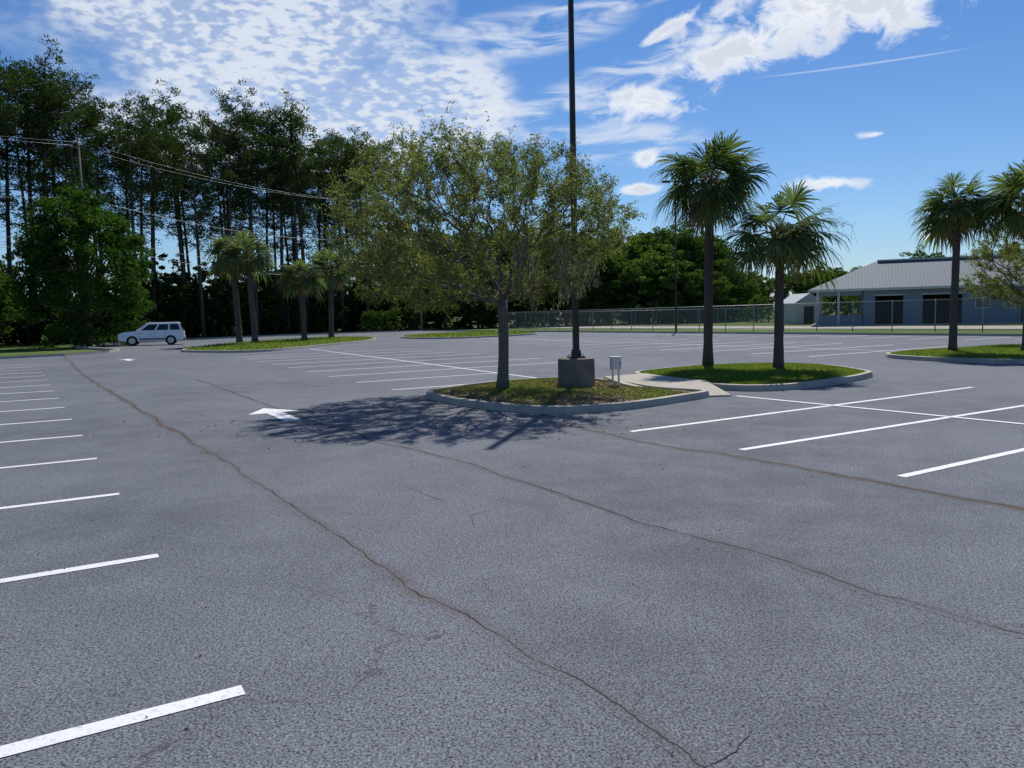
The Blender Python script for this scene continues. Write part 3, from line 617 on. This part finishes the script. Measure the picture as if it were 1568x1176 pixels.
b.box((0,0,1.2),(3.2,4,2.4),'white'); b.add([(-1.8,-2.2,2.4),(1.8,-2.2,2.4),(1.8,2.2,2.4),(-1.8,2.2,2.4),(0,-2.2,3.5),(0,2.2,3.5)],[[0,4,5,3],[1,2,5,4],[0,1,4],[2,3,5],[0,3,2,1]],'trim'); b.box((0,-2.02,1.0),(1.2,.05,2.0),'dark'); b.box((1.1,-2.02,1.4),(.5,.05,.6),'glass')
b.obj('white_shed',loc=(34.2,91,0),rot=.1)
# ------------------------------------------------------------------ car
t=MT('car_paint_white'); M['carw']=t.fin(t.pr((.82,.83,.84,1),.3,0,.5))
M['tyre']=simple('tyre_rubber',(.02,.02,.02),.9); M['rim']=simple('alloy_rim',(.45,.46,.47),.35,.7,.5); M['carglass']=simple('car_glass',(.015,.02,.025),.15,0,.5,var=.1); M['plast']=simple('grey_cladding',(.14,.14,.145),.7); M['redl']=simple('tail_lamp',(.35,.02,.02),.3); M['headl']=simple('head_lamp',(.6,.62,.65),.15,0,.7)
def suv(loc,rot,sc_=1.0):
    par=empty('parked_suv'); par.location=loc; par.rotation_euler=(0,0,rot); par.scale=(sc_,)*3
    b=B(); L=4.85; hw=.93
    def arch(cx,r=.42): return [(cx+r*math.cos(a),.38+r*math.sin(a)) for a in np.linspace(-.12,math.pi+.12,11)]
    prof=[(2.36,.42),(2.42,.58),(2.42,.82),(2.34,.98),(2.1,1.07),(1.7,1.12),(1.25,1.16),(1.15,1.17),(-2.30,1.20),(-2.40,1.05),(-2.43,.62),(-2.38,.42)]
    low=[( -2.38,.42)]+[(x,z) for x,z in arch(-1.42)[::-1]]+[(x,z) for x,z in arch(1.42)[::-1]]
    poly=prof+low[1:]
    n=len(poly)
    def yy(z): return hw-.05*max(0,(z-.75))/.4-.03*max(0,.55-z)/.3
    V=[(x,-yy(z),z) for x,z in poly]+[(x,yy(z),z) for x,z in poly]
    b.add(V,[list(range(n))[::-1] ,[n+i for i in range(n)]]+[[i,(i+1)%n,n+(i+1)%n,n+i] for i in range(n)],'carw')
    bx0,bx1,tx0,tx1,zb,zt=-2.34,1.12,-2.12,.36,1.16,1.76; bw,tw=.87,.71
    V=[(bx0,-bw,zb),(bx1,-bw,zb),(bx1,bw,zb),(bx0,bw,zb),(tx0,-tw,zt),(tx1,-tw,zt),(tx1,tw,zt),(tx0,tw,zt)]
    b.add(V,[[0,1,5,4],[1,2,6,5],[2,3,7,6],[3,0,4,7]],'carw')
    b.add([(tx0-.03,-tw-.01,zt),(tx1+.03,-tw-.01,zt),(tx1+.03,tw+.01,zt),(tx0-.03,tw+.01,zt),(tx0+.10,-tw+.10,zt+.06),(tx1-.2,-tw+.10,zt+.06),(tx1-.2,tw-.10,zt+.06),(tx0+.10,tw-.10,zt+.06)],[[3,2,1,0],[4,5,6,7],[0,1,5,4],[1,2,6,5],[2,3,7,6],[3,0,4,7]],'carw')
    def P(u,v,s):
        x=(bx0+(bx1-bx0)*u)*(1-v)+(tx0+(tx1-tx0)*u)*v; return (x,s*((bw*(1-v)+tw*v)+.006),zb+(zt-zb)*v)
    for s in (-1,1):
        for u0,u1 in ((.05,.28),(.32,.58),(.62,.91)):
            V=[P(u0,.10,s),P(u1,.10,s),P(u1-(.03 if u1>.8 else 0),.86,s),P(u0+.01,.86,s)]; b.add(V,[[0,1,2,3] if s<0 else [3,2,1,0]],'carglass')
        b.box((-.1,s*(hw+.005),.52),(2.0,.03,.12),'plast'); b.box((.95,s*(hw+.08),1.22),(.14,.18,.15),'carw')
        b.tube([(-2.0,s*.62,1.83),(-1.95,s*.62,1.87),(.15,s*.62,1.87),(.23,s*.62,1.82)],.02,'plast',5)
        for cx in (-.05,.9,-1.05): b.box((cx,s*(yy(.9)+.012),.86),(.012,.01,.55),'plast')
        for cx in (-.25,.72): b.box((cx,s*(yy(.95)+.02),.98),(.14,.03,.03),'plast')
        for cx in (-1.42,1.42):
            b.tube([(cx,s*.68,.39),(cx,s*.92,.39)],.385,'tyre',24,True,False); b.tube([(cx,s*.90,.39),(cx,s*.93,.39)],.24,'rim',16,True,False); b.tube([(cx,s*.5,.42),(cx,s*.70,.42)],.42,'plast',16,True,False)
            for q in range(5): a=q*1.2566; b.box((cx+.13*math.cos(a),s*.935,.39+.13*math.sin(a)),(.05,.01,.05),'tyre')
    b.add([(1.125,-.78,1.22),(1.125,.78,1.22),(.45,.64,1.72),(.45,-.64,1.72)],[[0,1,2,3]],'carglass')
    b.add([(-2.345,-.74,1.25),(-2.345,.74,1.25),(-2.155,.62,1.70),(-2.155,-.62,1.70)],[[3,2,1,0]],'carglass')
    b.box((2.40,0,.50),(.10,1.78,.26),'plast'); b.box((-2.42,0,.50),(.10,1.78,.28),'plast'); b.box((2.41,0,.80),(.06,1.0,.16),'plast')
    for s in (-1,1): b.box((2.35,s*.74,.86),(.16,.3,.16),'headl'); b.box((-2.36,s*.80,1.02),(.1,.16,.36),'redl')
    b.box((-2.44,0,.85),(.02,.5,.15),'headl'); b.box((0,0,.40),(3.9,1.4,.2),'plast')
    b.obj('body',par)
suv((-28.3,60.9,0),math.atan2(-.34,-.94),.97)
print('script',time.time()-T0)
